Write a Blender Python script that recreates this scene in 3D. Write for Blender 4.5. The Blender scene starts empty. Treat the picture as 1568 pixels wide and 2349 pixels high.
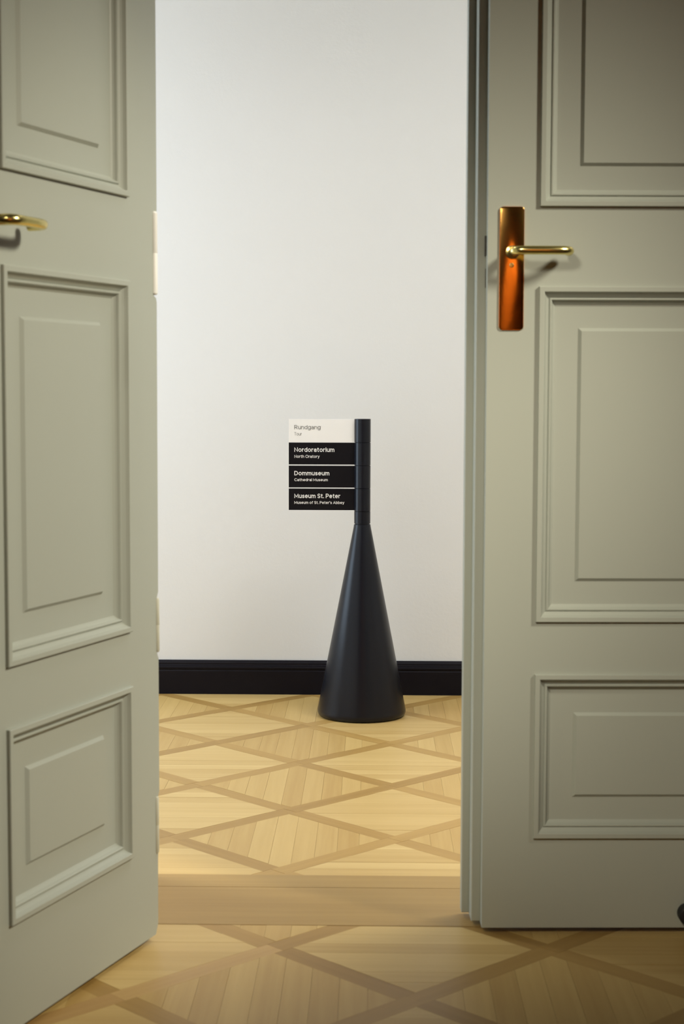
import bpy, bmesh, math, random
from mathutils import Vector, Matrix

random.seed(7)
S = bpy.context.scene
COL = S.collection

# ------------------------------------------------------------------ camera
CAM_H = 1.0
FPX, WPX, HPX = 3750.0, 1568.0, 2349.0
YAW, PITCH, ROLL = math.radians(1.05), math.radians(4.35), 0.0025
cd = bpy.data.cameras.new('camera')
cam = bpy.data.objects.new('camera', cd)
COL.objects.link(cam)
fw = Vector((-math.sin(YAW) * math.cos(PITCH), math.cos(YAW) * math.cos(PITCH), -math.sin(PITCH)))
rt = Vector((math.cos(YAW), math.sin(YAW), 0))
up = rt.cross(fw)
rt2 = rt * math.cos(ROLL) + up * math.sin(ROLL)
up2 = up * math.cos(ROLL) - rt * math.sin(ROLL)
cam.matrix_world = Matrix(((rt2.x, up2.x, -fw.x, 0), (rt2.y, up2.y, -fw.y, 0),
                           (rt2.z, up2.z, -fw.z, CAM_H), (0, 0, 0, 1)))
cd.sensor_fit = 'VERTICAL'
cd.sensor_height = 36.0
cd.lens = 36.0 * FPX / HPX
cd.clip_start = 0.05
cd.dof.use_dof = True
cd.dof.focus_distance = 4.9
cd.dof.aperture_fstop = 8.0
S.camera = cam

# ------------------------------------------------------------------ world and lights
w = bpy.data.worlds.new('world')
S.world = w
w.use_nodes = True
w.node_tree.nodes['Background'].inputs[0].default_value = (0.75, 0.85, 1.0, 1)
w.node_tree.nodes['Background'].inputs[1].default_value = 0.05
S.view_settings.view_transform = 'Standard'
S.view_settings.look = 'None'
S.view_settings.gamma = 1.0
S.view_settings.use_curve_mapping = False
S.view_settings.exposure = 0.0


def area(name, loc, target, sx, sy, power, col):
    l = bpy.data.lights.new(name, 'AREA')
    l.shape = 'RECTANGLE'
    l.size, l.size_y = sx, sy
    l.energy = power
    l.color = col
    o = bpy.data.objects.new(name, l)
    COL.objects.link(o)
    o.location = loc
    o.rotation_euler = (Vector(target) - Vector(loc)).to_track_quat('-Z', 'Y').to_euler()
    return o


def spot(name, loc, target, power, col, size, blend, radius):
    l = bpy.data.lights.new(name, 'SPOT')
    l.energy = power
    l.color = col
    l.spot_size = math.radians(size)
    l.spot_blend = blend
    l.shadow_soft_size = radius
    o = bpy.data.objects.new(name, l)
    COL.objects.link(o)
    o.location = loc
    o.rotation_euler = (Vector(target) - Vector(loc)).to_track_quat('-Z', 'Y').to_euler()
    return o


XL, XR, YB, YF, ZC = -2.3, 2.6, -2.2, 5.295, 3.3      # room extents
# daylight in the window of the far room (left wall) and its ceiling lamp
area('window_daylight', (XL + 0.06, 4.58, 1.25), (XR, 4.45, 0.9), 1.1, 1.8, 33, (0.68, 0.84, 1.0))
for lx, ly, lw in ((1.10, 3.62, 36), (-1.90, 3.80, 34)):
    fl = area('far_ceiling_lamp', (lx, ly, ZC - 0.06), (lx, ly, 0), 1.3, 0.7, lw, (1.0, 0.985, 0.96))
    fl.data.spread = math.radians(125)
# spotlights on the ceiling of the near room; the third is added to light a wall the backplate reflects
spot('ceiling_spot_right', (2.3, 1.3, 2.80), (-0.56, 2.85, 0.68), 512, (1.0, 0.915, 0.72), 30.2, 0.66, 0.26)
spot('ceiling_spot_left', (-0.80, 0.20, 2.30), (0.32, 2.9, 0.70), 285, (1.0, 0.915, 0.72), 25.0, 0.8, 0.28)
spot('reflection_fill_spot', (0.9, -0.7, 3.0), (0.75, -2.2, 1.35), 500, (1.0, 0.9, 0.75), 40.0, 0.5, 0.08)


# ------------------------------------------------------------------ materials
def mat(name, col, rough=0.5, metal=0.0, spec=0.5, noise=None, bump=None, coat=0.0):
    """noise=(scale, amount) colour mottling; bump=(scale, strength, distance)"""
    m = bpy.data.materials.new(name)
    m.use_nodes = True
    nt = m.node_tree
    b = nt.nodes['Principled BSDF']
    b.inputs['Base Color'].default_value = (*col, 1)
    b.inputs['Roughness'].default_value = rough
    b.inputs['Metallic'].default_value = metal
    b.inputs['Specular IOR Level'].default_value = spec
    b.inputs['Coat Weight'].default_value = coat
    tc = nt.nodes.new('ShaderNodeNewGeometry')
    if noise:
        n = nt.nodes.new('ShaderNodeTexNoise')
        n.inputs['Scale'].default_value = noise[0]
        n.inputs['Detail'].default_value = 4
        nt.links.new(tc.outputs['Position'], n.inputs['Vector'])
        mx = nt.nodes.new('ShaderNodeMix')
        mx.data_type = 'RGBA'
        mx.inputs[6].default_value = (*[c * (1 - noise[1]) for c in col], 1)
        mx.inputs[7].default_value = (*[min(1, c * (1 + noise[1])) for c in col], 1)
        nt.links.new(n.outputs['Fac'], mx.inputs[0])
        nt.links.new(mx.outputs[2], b.inputs['Base Color'])
    if bump:
        n2 = nt.nodes.new('ShaderNodeTexNoise')
        n2.inputs['Scale'].default_value = bump[0]
        n2.inputs['Detail'].default_value = 3
        nt.links.new(tc.outputs['Position'], n2.inputs['Vector'])
        bp = nt.nodes.new('ShaderNodeBump')
        bp.inputs['Strength'].default_value = bump[1]
        bp.inputs['Distance'].default_value = bump[2]
        nt.links.new(n2.outputs['Fac'], bp.inputs['Height'])
        nt.links.new(bp.outputs['Normal'], b.inputs['Normal'])
    return m


def wood(name, dark, light, angle, rough=0.42, grain=1.0):
    """plank wood: grain runs along `angle` (radians from +X) in the floor plane"""
    m = bpy.data.materials.new(name)
    m.use_nodes = True
    nt = m.node_tree
    N, L = nt.nodes, nt.links
    b = N['Principled BSDF']
    geo = N.new('ShaderNodeNewGeometry')
    oi = N.new('ShaderNodeObjectInfo')
    at = N.new('ShaderNodeAttribute')
    at.attribute_name = 'tone'
    add = N.new('ShaderNodeMath'); add.operation = 'ADD'
    L.new(oi.outputs['Random'], add.inputs[0]); L.new(at.outputs['Fac'], add.inputs[1])
    fr = N.new('ShaderNodeMath'); fr.operation = 'FRACT'
    L.new(add.outputs[0], fr.inputs[0])
    rot = N.new('ShaderNodeVectorRotate')
    rot.rotation_type = 'Z_AXIS'
    rot.inputs['Angle'].default_value = -angle
    L.new(geo.outputs['Position'], rot.inputs['Vector'])
    off = N.new('ShaderNodeCombineXYZ')
    ml = N.new('ShaderNodeMath'); ml.operation = 'MULTIPLY'; ml.inputs[1].default_value = 37.0
    L.new(fr.outputs[0], ml.inputs[0]); L.new(ml.outputs[0], off.inputs[2])
    sc = N.new('ShaderNodeVectorMath'); sc.operation = 'MULTIPLY'
    sc.inputs[1].default_value = (2.2, 55, 1)
    L.new(rot.outputs[0], sc.inputs[0])
    ad = N.new('ShaderNodeVectorMath'); ad.operation = 'ADD'
    L.new(sc.outputs[0], ad.inputs[0]); L.new(off.outputs[0], ad.inputs[1])
    nz = N.new('ShaderNodeTexNoise'); nz.inputs['Scale'].default_value = 1.0
    nz.inputs['Detail'].default_value = 6; nz.inputs['Roughness'].default_value = 0.6
    L.new(ad.outputs[0], nz.inputs['Vector'])
    # fac = tone*0.62 + grain*0.5
    k1 = N.new('ShaderNodeMath'); k1.operation = 'MULTIPLY'; k1.inputs[1].default_value = 0.55
    L.new(fr.outputs[0], k1.inputs[0])
    k2 = N.new('ShaderNodeMath'); k2.operation = 'MULTIPLY_ADD'; k2.inputs[1].default_value = 0.9 * grain
    k2.inputs[2].default_value = -0.22 * grain
    L.new(nz.outputs['Fac'], k2.inputs[0])
    k3 = N.new('ShaderNodeMath'); k3.operation = 'ADD'; k3.use_clamp = True
    L.new(k1.outputs[0], k3.inputs[0]); L.new(k2.outputs[0], k3.inputs[1])
    mx = N.new('ShaderNodeMix'); mx.data_type = 'RGBA'
    mx.inputs[6].default_value = (*dark, 1); mx.inputs[7].default_value = (*light, 1)
    L.new(k3.outputs[0], mx.inputs[0])
    L.new(mx.outputs[2], b.inputs['Base Color'])
    b.inputs['Roughness'].default_value = rough
    b.inputs['Specular IOR Level'].default_value = 0.34
    bp = N.new('ShaderNodeBump'); bp.inputs['Strength'].default_value = 0.08
    bp.inputs['Distance'].default_value = 0.001
    L.new(nz.outputs['Fac'], bp.inputs['Height']); L.new(bp.outputs['Normal'], b.inputs['Normal'])
    return m


M = {}
M['wall'] = mat('white_plaster', (0.735, 0.735, 0.720), 0.9, spec=0.2, noise=(3.0, 0.015), bump=(90, 0.22, 0.002))
M['ochre'] = mat('ochre_reflection_wall', (0.72, 0.26, 0.05), 0.85, spec=0.2, noise=(2.5, 0.25), bump=(90, 0.2, 0.002))  # unseen wall; its colour is invented to give the backplate a warm reflection
M['near_wall'] = mat('bounce_dark_plaster', (0.12, 0.11, 0.09), 0.9, spec=0.2, bump=(90, 0.2, 0.002))  # unseen near-room surfaces, darkened to hold down bounce light
M['ceiling'] = mat('ceiling_paint', (0.78, 0.77, 0.74), 0.9, spec=0.2, noise=(2, 0.01))
M['base'] = mat('black_gloss_paint', (0.007, 0.006, 0.009), 0.36, spec=0.13, noise=(30, 0.15))
M['door'] = mat('grey_green_door_paint', (0.382, 0.408, 0.365), 0.42, spec=0.4, noise=(2.5, 0.02), bump=(160, 0.06, 0.001))
M['hinge'] = mat('off_white_hinge', (0.86, 0.86, 0.84), 0.5, noise=(30, 0.03))
M['hinge2'] = mat('pale_painted_hinge', (0.56, 0.56, 0.47), 0.45, noise=(30, 0.03))
M['black'] = mat('black_powder_coat', (0.005, 0.006, 0.011), 0.28, spec=0.32, noise=(60, 0.1), bump=(700, 0.1, 0.0004))
M['panel_black'] = mat('matt_black_sign', (0.005, 0.004, 0.006), 0.55, spec=0.15, noise=(60, 0.1))
M['panel_white'] = mat('white_sign', (0.86, 0.85, 0.83), 0.6, spec=0.3, noise=(20, 0.01))
M['text_white'] = mat('white_lettering', (0.85, 0.84, 0.82), 0.6, noise=(20, 0.01))
M['text_grey'] = mat('grey_lettering', (0.11, 0.105, 0.10), 0.6, noise=(20, 0.01))
M['brass'] = mat('polished_brass', (0.80, 0.68, 0.27), 0.25, metal=1.0, noise=(40, 0.08))
M['plate_tinted'] = mat('reflection_tinted_brass', (0.97, 0.48, 0.13), 0.14, metal=1.0, noise=(22, 0.2), bump=(26, 0.10, 0.003))  # orange of a warm reflection is put into the metal colour
M['rubber'] = mat('black_rubber', (0.008, 0.008, 0.010), 0.6, noise=(60, 0.1))
M['latch'] = mat('dark_latch_steel', (0.05, 0.045, 0.035), 0.5, metal=0.6, noise=(60, 0.1))
M['sub'] = mat('dark_subfloor', (0.22, 0.13, 0.055), 0.9, noise=(20, 0.1))
LD, LL = (0.39, 0.24, 0.073), (0.55, 0.385, 0.146)
M['wood_h'] = wood('oak_plank_across', (0.43, 0.278, 0.093), (0.59, 0.425, 0.175), 0.0)  # base colour lightened to stand in for sheen across the grain
M['wood_v'] = wood('oak_plank_lengthwise', LD, LL, math.pi / 2)
SD, SL = (0.29, 0.168, 0.045), (0.42, 0.262, 0.080)
M['strip_a'] = wood('brown_strip_rising', SD, SL, math.pi / 4)
M['strip_b'] = wood('brown_strip_falling', SD, SL, -math.pi / 4)
M['strip_pale'] = wood('pale_strip_rising', (0.36, 0.21, 0.07), (0.50, 0.325, 0.125), math.pi / 4)
M['thr'] = wood('brown_threshold', (0.25, 0.150, 0.045), (0.37, 0.240, 0.082), 0.0, rough=0.45)


# ------------------------------------------------------------------ helpers
def link(name, bm, m, parent=None, smooth=False, loc=None):
    me = bpy.data.meshes.new(name)
    bmesh.ops.recalc_face_normals(bm, faces=bm.faces)
    bm.to_mesh(me)
    bm.free()
    return link_me(name, me, m, parent, smooth, loc)


def link_me(name, me, m, parent=None, smooth=False, loc=None):
    if m is not None and not me.materials:
        for q in (m if isinstance(m, list) else [m]):
            me.materials.append(M[q])
    if smooth:
        for p in me.polygons:
            p.use_smooth = True
        me.set_sharp_from_angle(angle=math.radians(35))
    o = bpy.data.objects.new(name, me)
    COL.objects.link(o)
    if parent:
        o.parent = parent
    if loc:
        o.location = loc
    return o


def empty(name, loc=(0, 0, 0), rz=0.0):
    o = bpy.data.objects.new(name, None)
    COL.objects.link(o)
    o.location = loc
    o.rotation_euler = (0, 0, rz)
    o.empty_display_size = 0.1
    return o


def tag(o, label=None, cat=None, group=None, kind=None):
    if label: o['label'] = label
    if cat: o['category'] = cat
    if group: o['group'] = group
    if kind: o['kind'] = kind
    return o


def box(bm, x0, x1, y0, y1, z0, z1):
    vs = [bm.verts.new((x, y, z)) for x in (x0, x1) for y in (y0, y1) for z in (z0, z1)]
    for f in ((0, 1, 3, 2), (4, 6, 7, 5), (0, 4, 5, 1), (2, 3, 7, 6), (0, 2, 6, 4), (1, 5, 7, 3)):
        bm.faces.new([vs[i] for i in f])
    return vs


def lathe(bm, prof, seg=64, cx=0, cy=0, cap=True):
    rings = []
    for r, z in prof:
        rings.append([bm.verts.new((cx + r * math.cos(2 * math.pi * k / seg), cy + r * math.sin(2 * math.pi * k / seg), z))
                      for k in range(seg)])
    for a, b in zip(rings, rings[1:]):
        for k in range(seg):
            bm.faces.new((a[k], a[(k + 1) % seg], b[(k + 1) % seg], b[k]))
    if cap:
        bm.faces.new(rings[0]); bm.faces.new(rings[-1])


def clip(poly, a, b, c):
    """keep a*x+b*y<=c"""
    out = []
    for i in range(len(poly)):
        p, q = poly[i], poly[(i + 1) % len(poly)]
        dp, dq = a * p[0] + b * p[1] - c, a * q[0] + b * q[1] - c
        if dp <= 0: out.append(p)
        if (dp < 0 < dq) or (dq < 0 < dp):
            t = dp / (dp - dq)
            out.append((p[0] + t * (q[0] - p[0]), p[1] + t * (q[1] - p[1])))
    return out


def poly_area(p):
    return abs(sum(p[i][0] * p[(i + 1) % len(p)][1] - p[(i + 1) % len(p)][0] * p[i][1] for i in range(len(p)))) / 2


def slab(bm, poly, z0, z1):
    t = [bm.verts.new((x, y, z1)) for x, y in poly]
    u = [bm.verts.new((x, y, z0)) for x, y in poly]
    fs = [bm.faces.new(t)]
    n = len(poly)
    for i in range(n):
        fs.append(bm.faces.new((t[i], u[i], u[(i + 1) % n], t[(i + 1) % n])))
    return fs


# ------------------------------------------------------------------ room shell
def struct(name, bm, m, label, cat):
    return tag(link(name, bm, m), label, cat, kind='structure')


bm = bmesh.new(); box(bm, XL - .1, XR + .1, YF, YF + .15, 0, ZC)
struct('wall_back', bm, 'wall', 'white plaster wall behind the black sign post', 'wall')
bm = bmesh.new(); box(bm, XL - .1, XR + .1, YB - .15, YB, 0, ZC)
struct('wall_front', bm, 'ochre', 'unseen wall behind the viewer, coloured ochre red for the backplate to reflect', 'wall')
WY0, WY1, WZ0, WZ1 = 4.00, 5.16, 0.30, 2.20                # window opening in the left wall of the far room
bm = bmesh.new()
box(bm, XL - .2, XL, 3.29, WY0, 0, ZC); box(bm, XL - .2, XL, WY1, YF + .15, 0, ZC)
box(bm, XL - .2, XL, WY0, WY1, 0, WZ0); box(bm, XL - .2, XL, WY0, WY1, WZ1, ZC)
struct('wall_left', bm, 'wall', 'white plaster wall left of the sign room, with a window', 'wall')
bm = bmesh.new(); box(bm, XR, XR + .15, 3.29, YF + .15, 0, ZC)
struct('wall_right', bm, 'wall', 'white plaster wall right of the sign room', 'wall')
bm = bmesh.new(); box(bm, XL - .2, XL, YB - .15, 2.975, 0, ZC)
struct('wall_left', bm, 'near_wall', 'unseen left wall of the near room, kept dark against bounce light', 'wall')
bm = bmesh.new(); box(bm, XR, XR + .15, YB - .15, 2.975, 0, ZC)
struct('wall_right', bm, 'near_wall', 'unseen right wall of the near room, kept dark against bounce light', 'wall')
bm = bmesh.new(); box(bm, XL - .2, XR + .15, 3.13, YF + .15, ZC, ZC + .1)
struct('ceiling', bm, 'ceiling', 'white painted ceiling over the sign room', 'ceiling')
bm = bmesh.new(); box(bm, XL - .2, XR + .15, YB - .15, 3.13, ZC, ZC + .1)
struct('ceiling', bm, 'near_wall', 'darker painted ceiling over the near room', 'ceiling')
OX0, OX1, OZ = -0.475, 0.865, 2.42                          # opening in the partition
bm = bmesh.new()
for x0, x1, z0, z1 in ((XL - .2, OX0, 0, ZC), (OX1, XR + .15, 0, ZC), (OX0, OX1, OZ, ZC)):
    box(bm, x0, x1, 2.975, 3.29, z0, z1)
struct('wall_middle', bm, 'wall', 'thick wall between the two rooms with the doorway', 'wall')
# door frame posts and head
bm = bmesh.new()
box(bm, OX0 - .07, -0.432, 2.955, 3.01, 0, OZ + .06)
box(bm, 0.812, OX1 + .07, 2.955, 3.01, 0, OZ + .06)
box(bm, -0.432, 0.812, 2.955, 3.01, 2.36, OZ + .06)
struct('trim_1', bm, 'door', 'grey-green frame around the double door', 'door frame')
bm = bmesh.new()
for y, z0, z1 in ((.012, 1.775, 1.845), (.024, 1.79, 1.80), (.024, 1.825, 1.835)):
    box(bm, XL, XR, YB, YB + y, z0, z1)
struct('reflection_rail', bm, 'base', 'unseen dark rail added behind the viewer for the backplate to reflect', 'rail')  # added out of view to put a dark band into the backplate's reflection
# window frame in the left wall
wf = empty('window_1', (XL, (WY0 + WY1) / 2, WZ0))
tag(wf, 'white framed window in the left wall of the sign room', 'window', kind='structure')
hw, hh = (WY1 - WY0) / 2, WZ1 - WZ0
bm = bmesh.new()
for y0, y1, z0, z1 in ((-hw, -hw + .05, 0, hh), (hw - .05, hw, 0, hh), (-hw + .05, hw - .05, 0, .05), (-hw + .05, hw - .05, hh - .05, hh)):
    box(bm, -.12, -.06, y0, y1, z0, z1)
link('window_frame', bm, 'hinge', wf)
bm = bmesh.new(); box(bm, -.12, -.07, -.02, .02, .05, hh - .05)
link('mullion', bm, 'hinge', wf)
# baseboard with a stepped profile
prof = [(0, 0), (.020, 0), (.020, .076), (.0175, .0785), (.0175, .083), (.0200, .0845), (.0200, .0885), (.0165, .0905),
        (.0150, .0955), (.0125, .0975), (.0125, .1015), (.0065, .1070), (.005, .110), (0, .110)]
bm = bmesh.new()
A = [bm.verts.new((XL, YF - y, z)) for y, z in prof]
B = [bm.verts.new((XR, YF - y, z)) for y, z in prof]
for i in range(len(prof)):
    j = (i + 1) % len(prof)
    bm.faces.new((A[i], A[j], B[j], B[i]))
bm.faces.new(A); bm.faces.new(B)
struct('baseboard_back', bm, 'base', 'black moulded baseboard along the white wall', 'baseboard')


# ------------------------------------------------------------------ parquet
def parquet(floor_obj, ox, oy, odd_vertical, rect, near, s=0.49, sw=0.044, pw=0.0475, gap=0.0002, pales=()):
    h = s / 2
    r = h - sw / 2 * math.sqrt(2) - gap
    x0, x1, y0, y1 = rect
    ni0, ni1 = int((x0 - ox) / h) - 2, int((x1 - ox) / h) + 2
    nj0, nj1 = int((y0 - oy) / h) - 2, int((y1 - oy) / h) + 2
    cache = {}
    stuff = bmesh.new()
    tone = stuff.faces.layers.float.new('tone')
    mats = ['wood_h', 'wood_v', 'strip_a', 'strip_b', 'strip_pale']

    def put(name, poly, centre, mi, key):
        full = [(centre[0] + p[0], centre[1] + p[1]) for p in poly]
        cl = full
        for a, b, c in ((-1, 0, -x0), (1, 0, x1), (0, -1, -y0), (0, 1, y1)):
            cl = clip(cl, a, b, c)
            if len(cl) < 3: return
        if poly_area(cl) < 2e-5: return
        whole = abs(poly_area(cl) - poly_area(full)) < 1e-9
        cx = sum(p[0] for p in cl) / len(cl); cy = sum(p[1] for p in cl) / len(cl)
        dz = random.uniform(-0.0002, 0.0002)
        if near(cx, cy):
            if whole and key in cache:
                me = cache[key]
            else:
                b2 = bmesh.new()
                slab(b2, [(p[0] - centre[0], p[1] - centre[1]) for p in cl], -0.006, 0.0)
                me = bpy.data.meshes.new(name)
                bmesh.ops.recalc_face_normals(b2, faces=b2.faces)
                b2.to_mesh(me); b2.free()
                me.materials.append(M[mats[mi]])
                if whole: cache[key] = me
            link_me(name, me, None, floor_obj, loc=(centre[0], centre[1], dz))
        else:
            fs = slab(stuff, cl, -0.006, dz)
            t = random.random()
            for f in fs:
                f[tone] = t; f.material_index = mi

    for i in range(ni0, ni1 + 1):
        for j in range(nj0, nj1 + 1):
            cx, cy = ox + i * h, oy + j * h
            if (i + j) % 2:                                   # a diamond of planks
                vert = (i % 2 == 1) == odd_vertical
                n = 9
                for k in range(n):
                    a = -r + 2 * r * k / n + gap
                    b = -r + 2 * r * (k + 1) / n - gap
                    d = [(-r, 0), (0, -r), (r, 0), (0, r)]
                    if vert:
                        d = clip(clip(d, -1, 0, -a), 1, 0, b)
                    else:
                        d = clip(clip(d, 0, -1, -a), 0, 1, b)
                    if len(d) >= 3:
                        put('plank', d, (cx, cy), 1 if vert else 0, (vert, k))
            else:                                             # the two strips that leave this crossing to the right
                for sg, mi in ((1, 2), (-1, 3)):
                    c = (cx + h / 2, cy + sg * h / 2)
                    hl = h * math.sqrt(2) / 2 - gap - (0 if sg == 1 else sw / 2)
                    q = sw / 2 - gap
                    ca, sa = math.sqrt(.5), sg * math.sqrt(.5)
                    rc = [(-hl, -q), (hl, -q), (hl, q), (-hl, q)]
                    pale = any(abs(c[0] - p[0]) < .05 and abs(c[1] - p[1]) < .05 for p in pales) and sg == 1
                    put('inlay_strip', [(x * ca - y * sa, x * sa + y * ca) for x, y in rc], c, 4 if pale else mi, ('s', sg, pale))
    if len(stuff.faces):
        o = link('parquet_rest', stuff, mats, floor_obj)
        tag(o, kind='stuff')
    else:
        stuff.free()


bm = bmesh.new(); box(bm, XL - .1, XR + .1, 3.29, YF + .1, -.08, -.004)
far_floor = struct('floor', bm, 'sub', 'oak parquet floor with diamond inlay under the sign post', 'floor')
parquet(far_floor, -0.4365, 5.033, True, (XL, XR, 3.294, YF - .005),
        lambda x, y: -0.155 * y - .10 < x < 0.063 * y + .16)
bm = bmesh.new(); box(bm, XL - .1, XR + .1, YB - .1, 2.98, -.08, -.004)
near_floor = struct('floor', bm, 'sub', 'oak parquet floor with diamond inlay in front of the doors', 'floor')
parquet(near_floor, -0.170, 2.858, False, (XL, XR, YB, 2.979),
        lambda x, y: y > 2.22 and -0.62 < x < 0.70, pales=((-0.2925, 2.7355), (-0.5375, 2.4905)))
# threshold boards in the doorway
thr = empty('trim_2', (0, 2.98, 0))
tag(thr, 'brown wooden threshold boards across the doorway', 'threshold', kind='structure')
for (a, b, dz) in ((0.0005, .0735, .0004), (.0745, .2305, .0), (.2315, .3135, .0003)):
    b2 = bmesh.new(); box(b2, OX0, OX1, a, b, -.02, dz)
    link('board', b2, 'thr', thr)


# ------------------------------------------------------------------ doors
PANELS = [(1.322, 2.215), (0.5785, 1.1800), (0.1803, 0.4820)]
PU0, PU1 = 0.0925, 0.4875
MOULD = [(-.0005, -.004), (-.0005, .0058), (.0006, .0070), (.0082, .0070), (.0092, .0062), (.0100, .0040), (.0118, .0005),
         (.0145, -.0025), (.0172, -.0048), (.0184, -.0060), (.0190, -.0046), (.0205, -.0030), (.0222, -.0030), (.0236, -.0046),
         (.0250, -.0085), (.0272, -.0115), (.0300, -.0135), (.0310, -.0145)]


def rect_sweep(bm, s, u0, u1, z0, z1, prof):
    """sweep a profile (inset, height) around a rectangle, mitred; local x = s*u, y = -height"""
    rings = []
    for t, q in prof:
        pts = ((u0 + t, z0 + t), (u1 - t, z0 + t), (u1 - t, z1 - t), (u0 + t, z1 - t))
        rings.append([bm.verts.new((s * u, -q, z)) for u, z in pts])
    for a, b in zip(rings, rings[1:]):
        for k in range(4):
            bm.faces.new((a[k], a[(k + 1) % 4], b[(k + 1) % 4], b[k]))
    return rings


def tube(bm, pts, rad, seg=20, flat=1.0):
    """tube through points (Vector list); rad per point; flat squeezes the vertical axis"""
    rings = []
    n = len(pts)
    for i, p in enumerate(pts):
        t = (pts[min(i + 1, n - 1)] - pts[max(i - 1, 0)]).normalized()
        v = Vector((0, 0, 1))
        sde = t.cross(v).normalized()
        rings.append([bm.verts.new(p + sde * rad[i] * math.cos(2 * math.pi * k / seg) + v * rad[i] * flat * math.sin(2 * math.pi * k / seg))
                      for k in range(seg)])
    for a, b in zip(rings, rings[1:]):
        for k in range(seg):
            bm.faces.new((a[k], a[(k + 1) % seg], b[(k + 1) % seg], b[k]))
    bm.faces.new(rings[0]); bm.faces.new(rings[-1])


def rounded_rect(u0, u1, z0, z1, r, n=6):
    pts = []
    for cx, cz, a0 in ((u1 - r, z1 - r, 0), (u0 + r, z1 - r, 90), (u0 + r, z0 + r, 180), (u1 - r, z0 + r, 270)):
        for k in range(n + 1):
            a = math.radians(a0 + 90 * k / n)
            pts.append((cx + r * math.cos(a), cz + r * math.sin(a)))
    return pts


def prism(bm, s, pts, q0, q1, bevel=0.0):
    """polygon in (u, z) extruded from depth q0 (back) to q1 (front)"""
    t = [bm.verts.new((s * u, -q1, z)) for u, z in pts]
    b = [bm.verts.new((s * u, -q0, z)) for u, z in pts]
    ft = bm.faces.new(t); bm.faces.new(b)
    n = len(pts)
    for i in range(n):
        bm.faces.new((t[i], b[i], b[(i + 1) % n], t[(i + 1) % n]))
    if bevel:
        bmesh.ops.bevel(bm, geom=list(ft.edges), offset=bevel, segments=3, affect='EDGES', profile=0.5)


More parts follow.
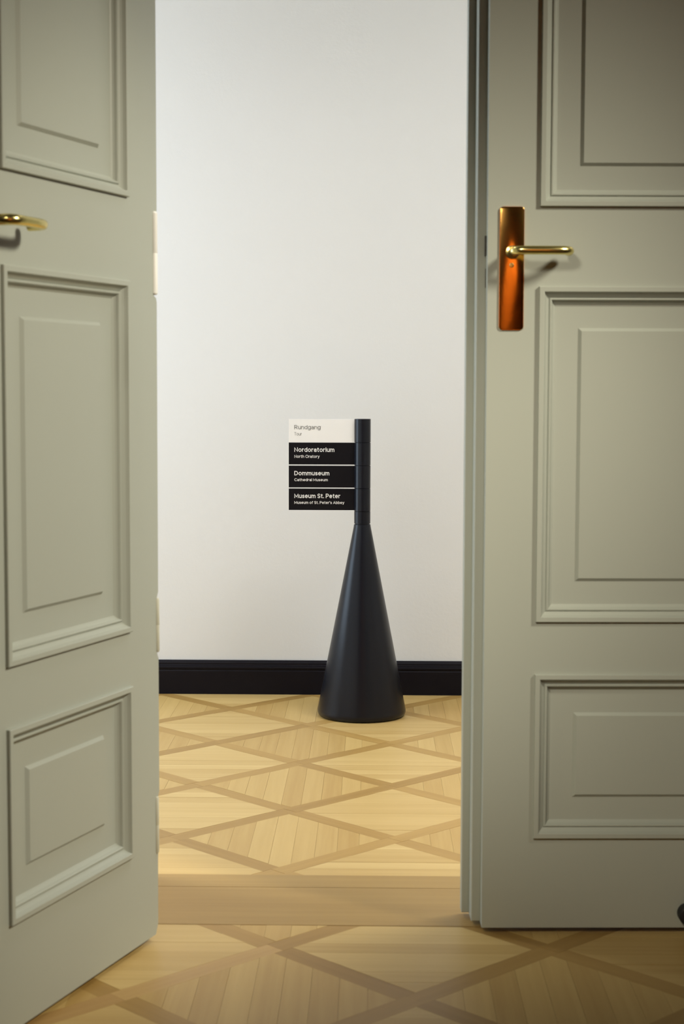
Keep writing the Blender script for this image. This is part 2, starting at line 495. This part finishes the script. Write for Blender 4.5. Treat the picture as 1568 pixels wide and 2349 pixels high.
def build_door(name, loc, rz, s, mirror_u, label, left):
    """u is counted from the lock edge; mirror_u maps it to local x"""
    root = empty(name, loc, rz)
    tag(root, label, 'door', kind='structure')
    H0, H1, TH = 0.012, 2.345, -0.045 if left else -0.0358
    WU = 0.598
    fx = mirror_u                                              # function u -> signed local u
    # the leaf: stiles and rails around the three panel openings
    bm = bmesh.new()
    def bx(u0, u1, z0, z1, q0, q1):
        a, b = sorted((s * fx(u0), s * fx(u1)))
        box(bm, a, b, -q1, -q0, z0, z1)
    bx(0 if left else 0.0, PU0, H0, H1, TH, 0)
    zs = [H0] + [v for p in reversed(PANELS) for v in p] + [H1]
    for z0, z1 in zip(zs[0::2], zs[1::2]):
        bx(PU0, PU1, z0, z1, TH, 0)
    if not left:
        bx(PU1, WU, H0, H1, TH, 0)
        link('leaf', bm, 'door', root)
        # rebated lock edge: two tongues set back behind the face
        for (u0, d0, d1) in ((-0.0160, .036, .087), (-0.0300, .087, .117)):
            b2 = bmesh.new()
            prism(b2, s, [(fx(u0), H0), (fx(WU), H0), (fx(WU), H1), (fx(u0), H1)], -d1, -d0, 0.0022)
            link('rebate', b2, 'door', root)
        b2 = bmesh.new()
        prism(b2, s, [(fx(u), z) for u, z in ((-.0024, 1.237), (.004, 1.237), (.004, 1.272), (-.0024, 1.272))], -.0362, -.022)
        tag(link('latch_bolt', b2, 'latch', root), 'dark latch bolt in the door edge')
        b2 = bmesh.new()
        prism(b2, s, [(fx(u), z) for u, z in ((-.0008, 1.180), (.004, 1.180), (.004, 1.214), (-.0008, 1.214))], -.0362, -.030)
        link('latch_bolt', b2, 'latch', root)
        b2 = bmesh.new()                                       # round rubber buffer low on the face
        for r, q0, q1 in ((.0150, 0, .006), (.0185, .006, .030)):
            prism(b2, s, [(fx(.376) + r * math.cos(k * math.pi / 16), .042 + r * math.sin(k * math.pi / 16)) for k in range(32)], q0, q1, .003 if q0 else 0)
        tag(link('rubber_buffer', b2, 'rubber', root, True), 'small round black rubber buffer')
    else:
        E = WU
        pts = [(PU1, H0), (E - .016, H0), (E - .0075, .030), (E - .0065, .150), (E - .0095, .160), (E - .0095, .262), (E, .272),
               (E, .515), (E - .0115, .527), (E - .0115, .622), (E, .634),
               (E + .0015, 1.150), (E - .0015, 1.158), (E - .0160, 1.161), (E - .0160, 1.305), (E - .0105, 1.312), (E + .001, 1.300),
               (E + .003, 1.302), (E + .003, H1), (PU1, H1)]
        prism(bm, s, [(fx(u), z) for u, z in pts], TH, 0)
        ed = [e for e in bm.edges if all(abs(v.co.y) < 1e-6 and s * v.co.x < fx(E - .03) for v in e.verts)]
        bmesh.ops.bevel(bm, geom=ed, offset=.0022, segments=2, affect='EDGES', profile=0.5)
        link('leaf', bm, 'door', root)
        for (z0, z1, u, rr, mm, lb) in ((1.162, 1.308, E - .0080, .0058, 'hinge', 'off-white upper hinge'),
                                        (.526, .624, E - .0055, .0042, 'hinge2', None), (.160, .264, E - .0120, .0042, 'hinge2', None)):
            b2 = bmesh.new()
            lathe(b2, [(rr * .6, z0), (rr, z0 + .003), (rr, (z0 + z1) / 2 - .001), (rr * .92, (z0 + z1) / 2),
                       (rr, (z0 + z1) / 2 + .001), (rr, z1 - .003), (rr * .6, z1)], 20, s * fx(u), .0005)
            b3 = link('hinge', b2, mm, root, True)
            if lb: tag(b3, lb)
    # panels
    for (z0, z1) in PANELS:
        b2 = bmesh.new()
        ua, ub = sorted((fx(PU0), fx(PU1)))
        fld = [(.025, -.030), (.025, -.0140), (.0725, -.0140), (.0780, -.0088)]
        rg = rect_sweep(b2, s, ua, ub, z0, z1, fld)
        b2.faces.new(rg[-1]); b2.faces.new(rg[0])
        pn = link('panel', b2, 'door', root)
        b2 = bmesh.new()
        rect_sweep(b2, s, ua, ub, z0, z1, MOULD)
        link('moulding', b2, 'door', pn)
    # backplate
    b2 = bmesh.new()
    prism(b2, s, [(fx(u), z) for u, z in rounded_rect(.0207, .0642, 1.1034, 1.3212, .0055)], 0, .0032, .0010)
    bp = tag(link('backplate', b2, 'plate_tinted', root, True), 'polished brass backplate with a warm reflection in its colour')
    b2 = bmesh.new()
    uc, zc = .0424, 1.2176
    prism(b2, s, [(fx(uc + .0042 * math.cos(k * math.pi / 10)), zc + .0042 * math.sin(k * math.pi / 10)) for k in range(20)], .003, .0040, .0004)
    link('screw', b2, 'brass', bp, True)
    # lever handle
    zc = 1.2405
    b2 = bmesh.new()
    path = [(.0435, .0030, .0125), (.0435, .0100, .0120), (.0435, .0110, .0085), (.0435, .0340, .0085), (.0440, .0410, .0085), (.0462, .0470, .0084),
            (.0505, .0510, .0082), (.0565, .0530, .0080), (.0700, .0535, .0078), (.1000, .0535, .0078), (.1200, .0530, .0078), (.1290, .0510, .0078),
            (.1358, .0465, .0078), (.1396, .0400, .0078), (.1408, .0330, .0078), (.1410, .0200, .0078), (.1410, .0190, .0062)]
    tube(b2, [Vector((s * fx(u), -q, zc)) for u, q, _ in path], [p[2] for p in path], 24, 0.98)
    tag(link('lever_handle', b2, 'brass', root, True), 'yellow brass lever handle')
    return root


build_door('door_1', (-0.3875, 2.8879, 0), math.atan2(0.9425, 0.3343), -1, lambda u: 0.580 - u,
           'left leaf of the grey-green panelled double door, swung open towards the viewer', True)
build_door('door_2', (0.2042, 2.9392, 0), math.radians(1.684), 1, lambda u: u,
           'right leaf of the grey-green panelled double door, nearly closed, with reflection-tinted backplate', False)

# ------------------------------------------------------------------ sign post
CX, CY = -0.0292, 4.949
sp = empty('sign_post', (CX, CY, 0))
tag(sp, 'black conical sign post with four small direction panels on the parquet', 'sign')
bm = bmesh.new()
lathe(bm, [(.120, .0), (.128, .002), (.1325, .007), (.1345, .013), (.1345, .020), (.0262, .578), (.0250, .586), (.020, .588)], 96)
tag(link('cone_base', bm, 'black', sp, True), 'tall black cone base')
zb = [.5885, .6265, .6960, .7655, .8350, .9065]
for a, b in zip(zb, zb[1:]):
    bm = bmesh.new()
    lathe(bm, [(.0235, a + .0004), (.0247, a + .0010), (.0247, b - .0010), (.0235, b - .0004)], 48)
    link('sleeve', bm, 'black', sp, True)
bm = bmesh.new(); lathe(bm, [(.0225, .580), (.0225, .900)], 32)
link('pole', bm, 'black', sp, True)


def px_z(y):
    return 0.9059 - (y - 961.0) * (0.9059 - 0.5860) / (1203.0 - 961.0)


def arc(cx, cy, rx, ry, a0, a1, n=12):
    return [(cx + rx * math.cos(math.radians(a0 + (a1 - a0) * k / n)), cy + ry * math.sin(math.radians(a0 + (a1 - a0) * k / n))) for k in range(n + 1)]


XH, XC, RW = 0.73, 0.365, 0.27                              # x-height, its middle, half width of a bowl
BOWL = arc(RW, XC, RW, XC, 0, 360, 24)
HOOK = [(2 * RW, XH)]
GLYPH = {                                                  # centre lines; cap height 1 (advance width, strokes)
    'R': (.62, [[(0, 0), (0, 1)], [(0, 1), (.30, 1)] + arc(.30, .735, .27, .265, 90, -90) + [(0, .47)], [(.30, .47), (.60, 0)]]),
    'P': (.60, [[(0, 0), (0, 1)], [(0, 1), (.30, 1)] + arc(.30, .72, .29, .28, 90, -90) + [(0, .44)]]),
    'D': (.70, [[(0, 0), (0, 1), (.25, 1)] + arc(.25, .5, .44, .5, 90, -90, 18) + [(0, 0)]]),
    'N': (.68, [[(0, 0), (0, 1), (.68, 0), (.68, 1)]]),
    'M': (.86, [[(0, 0), (0, 1), (.43, .22), (.86, 1), (.86, 0)]]),
    'A': (.76, [[(0, 0), (.38, 1), (.76, 0)], [(.14, .30), (.62, .30)]]),
    'T': (.62, [[(0, 1), (.62, 1)], [(.31, 1), (.31, 0)]]),
    'O': (.90, [arc(.45, .5, .45, .5, 0, 360, 28)]),
    'C': (.78, [arc(.45, .5, .45, .5, 48, 312, 24)]),
    'S': (.56, [arc(.28, .745, .27, .255, 30, 270, 16) + arc(.28, .245, .28, .245, 90, -150, 16)]),
    'u': (.50, [[(0, XH), (0, .25)] + arc(.25, .25, .25, .25, 180, 360) + [(.50, XH)], [(.50, .25), (.50, 0)]]),
    'n': (.50, [[(0, 0), (0, XH)], [(0, .45)] + arc(.25, .45, .25, .25, 180, 0) + [(.50, 0)]]),
    'm': (.84, [[(0, 0), (0, XH)], [(0, .48)] + arc(.21, .48, .21, .22, 180, 0) + [(.42, 0)], [(.42, .48)] + arc(.63, .48, .21, .22, 180, 0) + [(.84, 0)]]),
    'h': (.50, [[(0, 0), (0, 1)], [(0, .45)] + arc(.25, .45, .25, .25, 180, 0) + [(.50, 0)]]),
    'r': (.28, [[(0, 0), (0, XH)], [(0, .42)] + arc(.27, .42, .27, .28, 180, 85, 8)]),
    'd': (.54, [BOWL, [(.54, 0), (.54, 1)]]),
    'b': (.54, [BOWL, [(0, 0), (0, 1)]]),
    'g': (.54, [BOWL, [(.54, XH), (.54, 0)] + arc(.27, -.02, .27, .24, 0, -150, 14)]),
    'a': (.48, [[(.48, 0), (.48, .46)] + arc(.24, .46, .24, .24, 0, 150, 12), arc(.24, .20, .24, .20, 0, 360, 20), [(.24, .40), (.48, .40)]]),
    'o': (.56, [arc(.28, XC, .28, XC, 0, 360, 24)]),
    'e': (.54, [[(.03, .38), (.54, .38)], arc(.27, XC, .27, XC, 0, 312, 24)]),
    's': (.42, [arc(.21, .525, .20, .175, 30, 270, 12) + arc(.21, .175, .21, .175, 90, -150, 12)]),
    't': (.30, [[(.12, .92), (.12, .14)] + arc(.26, .14, .14, .14, 180, 275, 8), [(0, XH), (.29, XH)]]),
    'f': (.32, [[(.12, 0), (.12, .84)] + arc(.28, .84, .16, .16, 180, 85, 8), [(0, XH), (.30, XH)]]),
    'i': (.0, [[(0, 0), (0, XH)], [(0, .995), (0, 1.0)]]),
    'l': (.0, [[(0, 0), (0, 1)]]),
    'y': (.52, [[(0, XH), (.26, 0)], [(.52, XH), (.26, 0), (.20, -.17), (.06, -.25)]]),
    '.': (.0, [[(0, 0), (0, .04)]]),
    "'": (.0, [[(.02, 1.0), (0, .80)]]),
    ' ': (.16, [])}


def text_mesh(body, width, cap, weight):
    """flat lettering drawn as strokes of constant width with butt ends and mitred bends"""
    bm = bmesh.new()
    x = 0.0
    hw = weight / 2
    k = 1 - weight                                         # centre lines shrink so the outer height stays the cap height

    def P(p, ox):
        return Vector((ox + p[0], hw + p[1] * k if p[1] >= 0 else hw + p[1], 0))
    for ch in body:
        adv, strokes = GLYPH[ch]
        for si, st in enumerate(strokes):
            pts = [P(p, x) for p in st]
            pts = [p for i, p in enumerate(pts) if i == 0 or (p - pts[i - 1]).length > 1e-4]
            n = len(pts)
            closed = n > 3 and (pts[0] - pts[-1]).length < 1e-3
            if closed: pts.pop(); n -= 1
            prs = []
            for i in range(n):
                a = pts[i - 1] if (i or closed) else None
                b = pts[(i + 1) % n] if (i < n - 1 or closed) else None
                d1 = (pts[i] - a).normalized() if a is not None else (b - pts[i]).normalized()
                d2 = (b - pts[i]).normalized() if b is not None else d1
                t = d1 + d2
                t = t.normalized() if t.length > 1e-3 else d1
                nr = Vector((-t.y, t.x, 0))
                m = min(1.6, 1 / max(.3, abs(nr.dot(Vector((-d1.y, d1.x, 0))))))
                q = pts[i].copy()
                if a is None: q -= d2 * hw
                if b is None: q += d1 * hw
                q.z = -si
                prs.append((bm.verts.new(q + nr * hw * m), bm.verts.new(q - nr * hw * m)))
            for i in range(n if closed else n - 1):
                u, v = prs[i], prs[(i + 1) % n]
                bm.faces.new((u[0], u[1], v[1], v[0]))
        x += adv + weight + (0.13 if ch != ' ' else 0.02)
    xs = [v.co.x for v in bm.verts]
    x0, x1 = min(xs), max(xs)
    for v in bm.verts:
        v.co = ((v.co.x - x0) / (x1 - x0) * width, v.co.z * 0.00012, v.co.y * cap)
    me = bpy.data.meshes.new('lettering')
    bm.normal_update()
    for f in bm.faces:
        if f.normal.y > 0: f.normal_flip()
    bm.to_mesh(me)
    bm.free()
    return me


MPP = 4.949 / 3750.0
SIGN = [('panel_white', 'text_grey', 962.0, 1014.2, 'white top panel with grey lettering',
         ('Rundgang', 60.0, 975.5, 984.8, 0.10), ('Tour', 17.0, 991.9, 999.0, 0.09)),
        ('panel_black', 'text_white', 1015.5, 1065.6, 'uppermost black panel with white lettering',
         ('Nordoratorium', 91.8, 1026.5, 1036.7, 0.165), ('North Oratory', 58.0, 1043.6, 1050.5, 0.15)),
        ('panel_black', 'text_white', 1068.4, 1118.4, 'middle black panel with white lettering',
         ('Dommuseum', 80.4, 1080.4, 1090.5, 0.165), ('Cathedral Museum', 76.9, 1097.4, 1103.8, 0.15)),
        ('panel_black', 'text_white', 1121.0, 1170.3, 'lowest black panel with the longest lettering',
         ('Museum St. Peter', 105.6, 1132.6, 1142.8, 0.165), ("Museum of St. Peter's Abbey", 115.0, 1149.7, 1156.1, 0.15))]
PX0 = -0.2523 - CX
for pm, tm, y0, y1, lb, *lines in SIGN:
    bm = bmesh.new()
    prism(bm, 1, [(PX0, px_z(y1)), (-.0242, px_z(y1)), (-.0242, px_z(y0)), (PX0, px_z(y0))], -.002, .002, .0003)
    pn = tag(link('sign_panel', bm, pm, sp), lb)
    for body, wpx, c0, c1, bold in lines:
        me = text_mesh(body, wpx * MPP, (c1 - c0) * MPP, bold)
        t = link_me('lettering', me, tm, pn)
        t.location = (PX0 + 12.8 * MPP, -0.0024, px_z(c1))
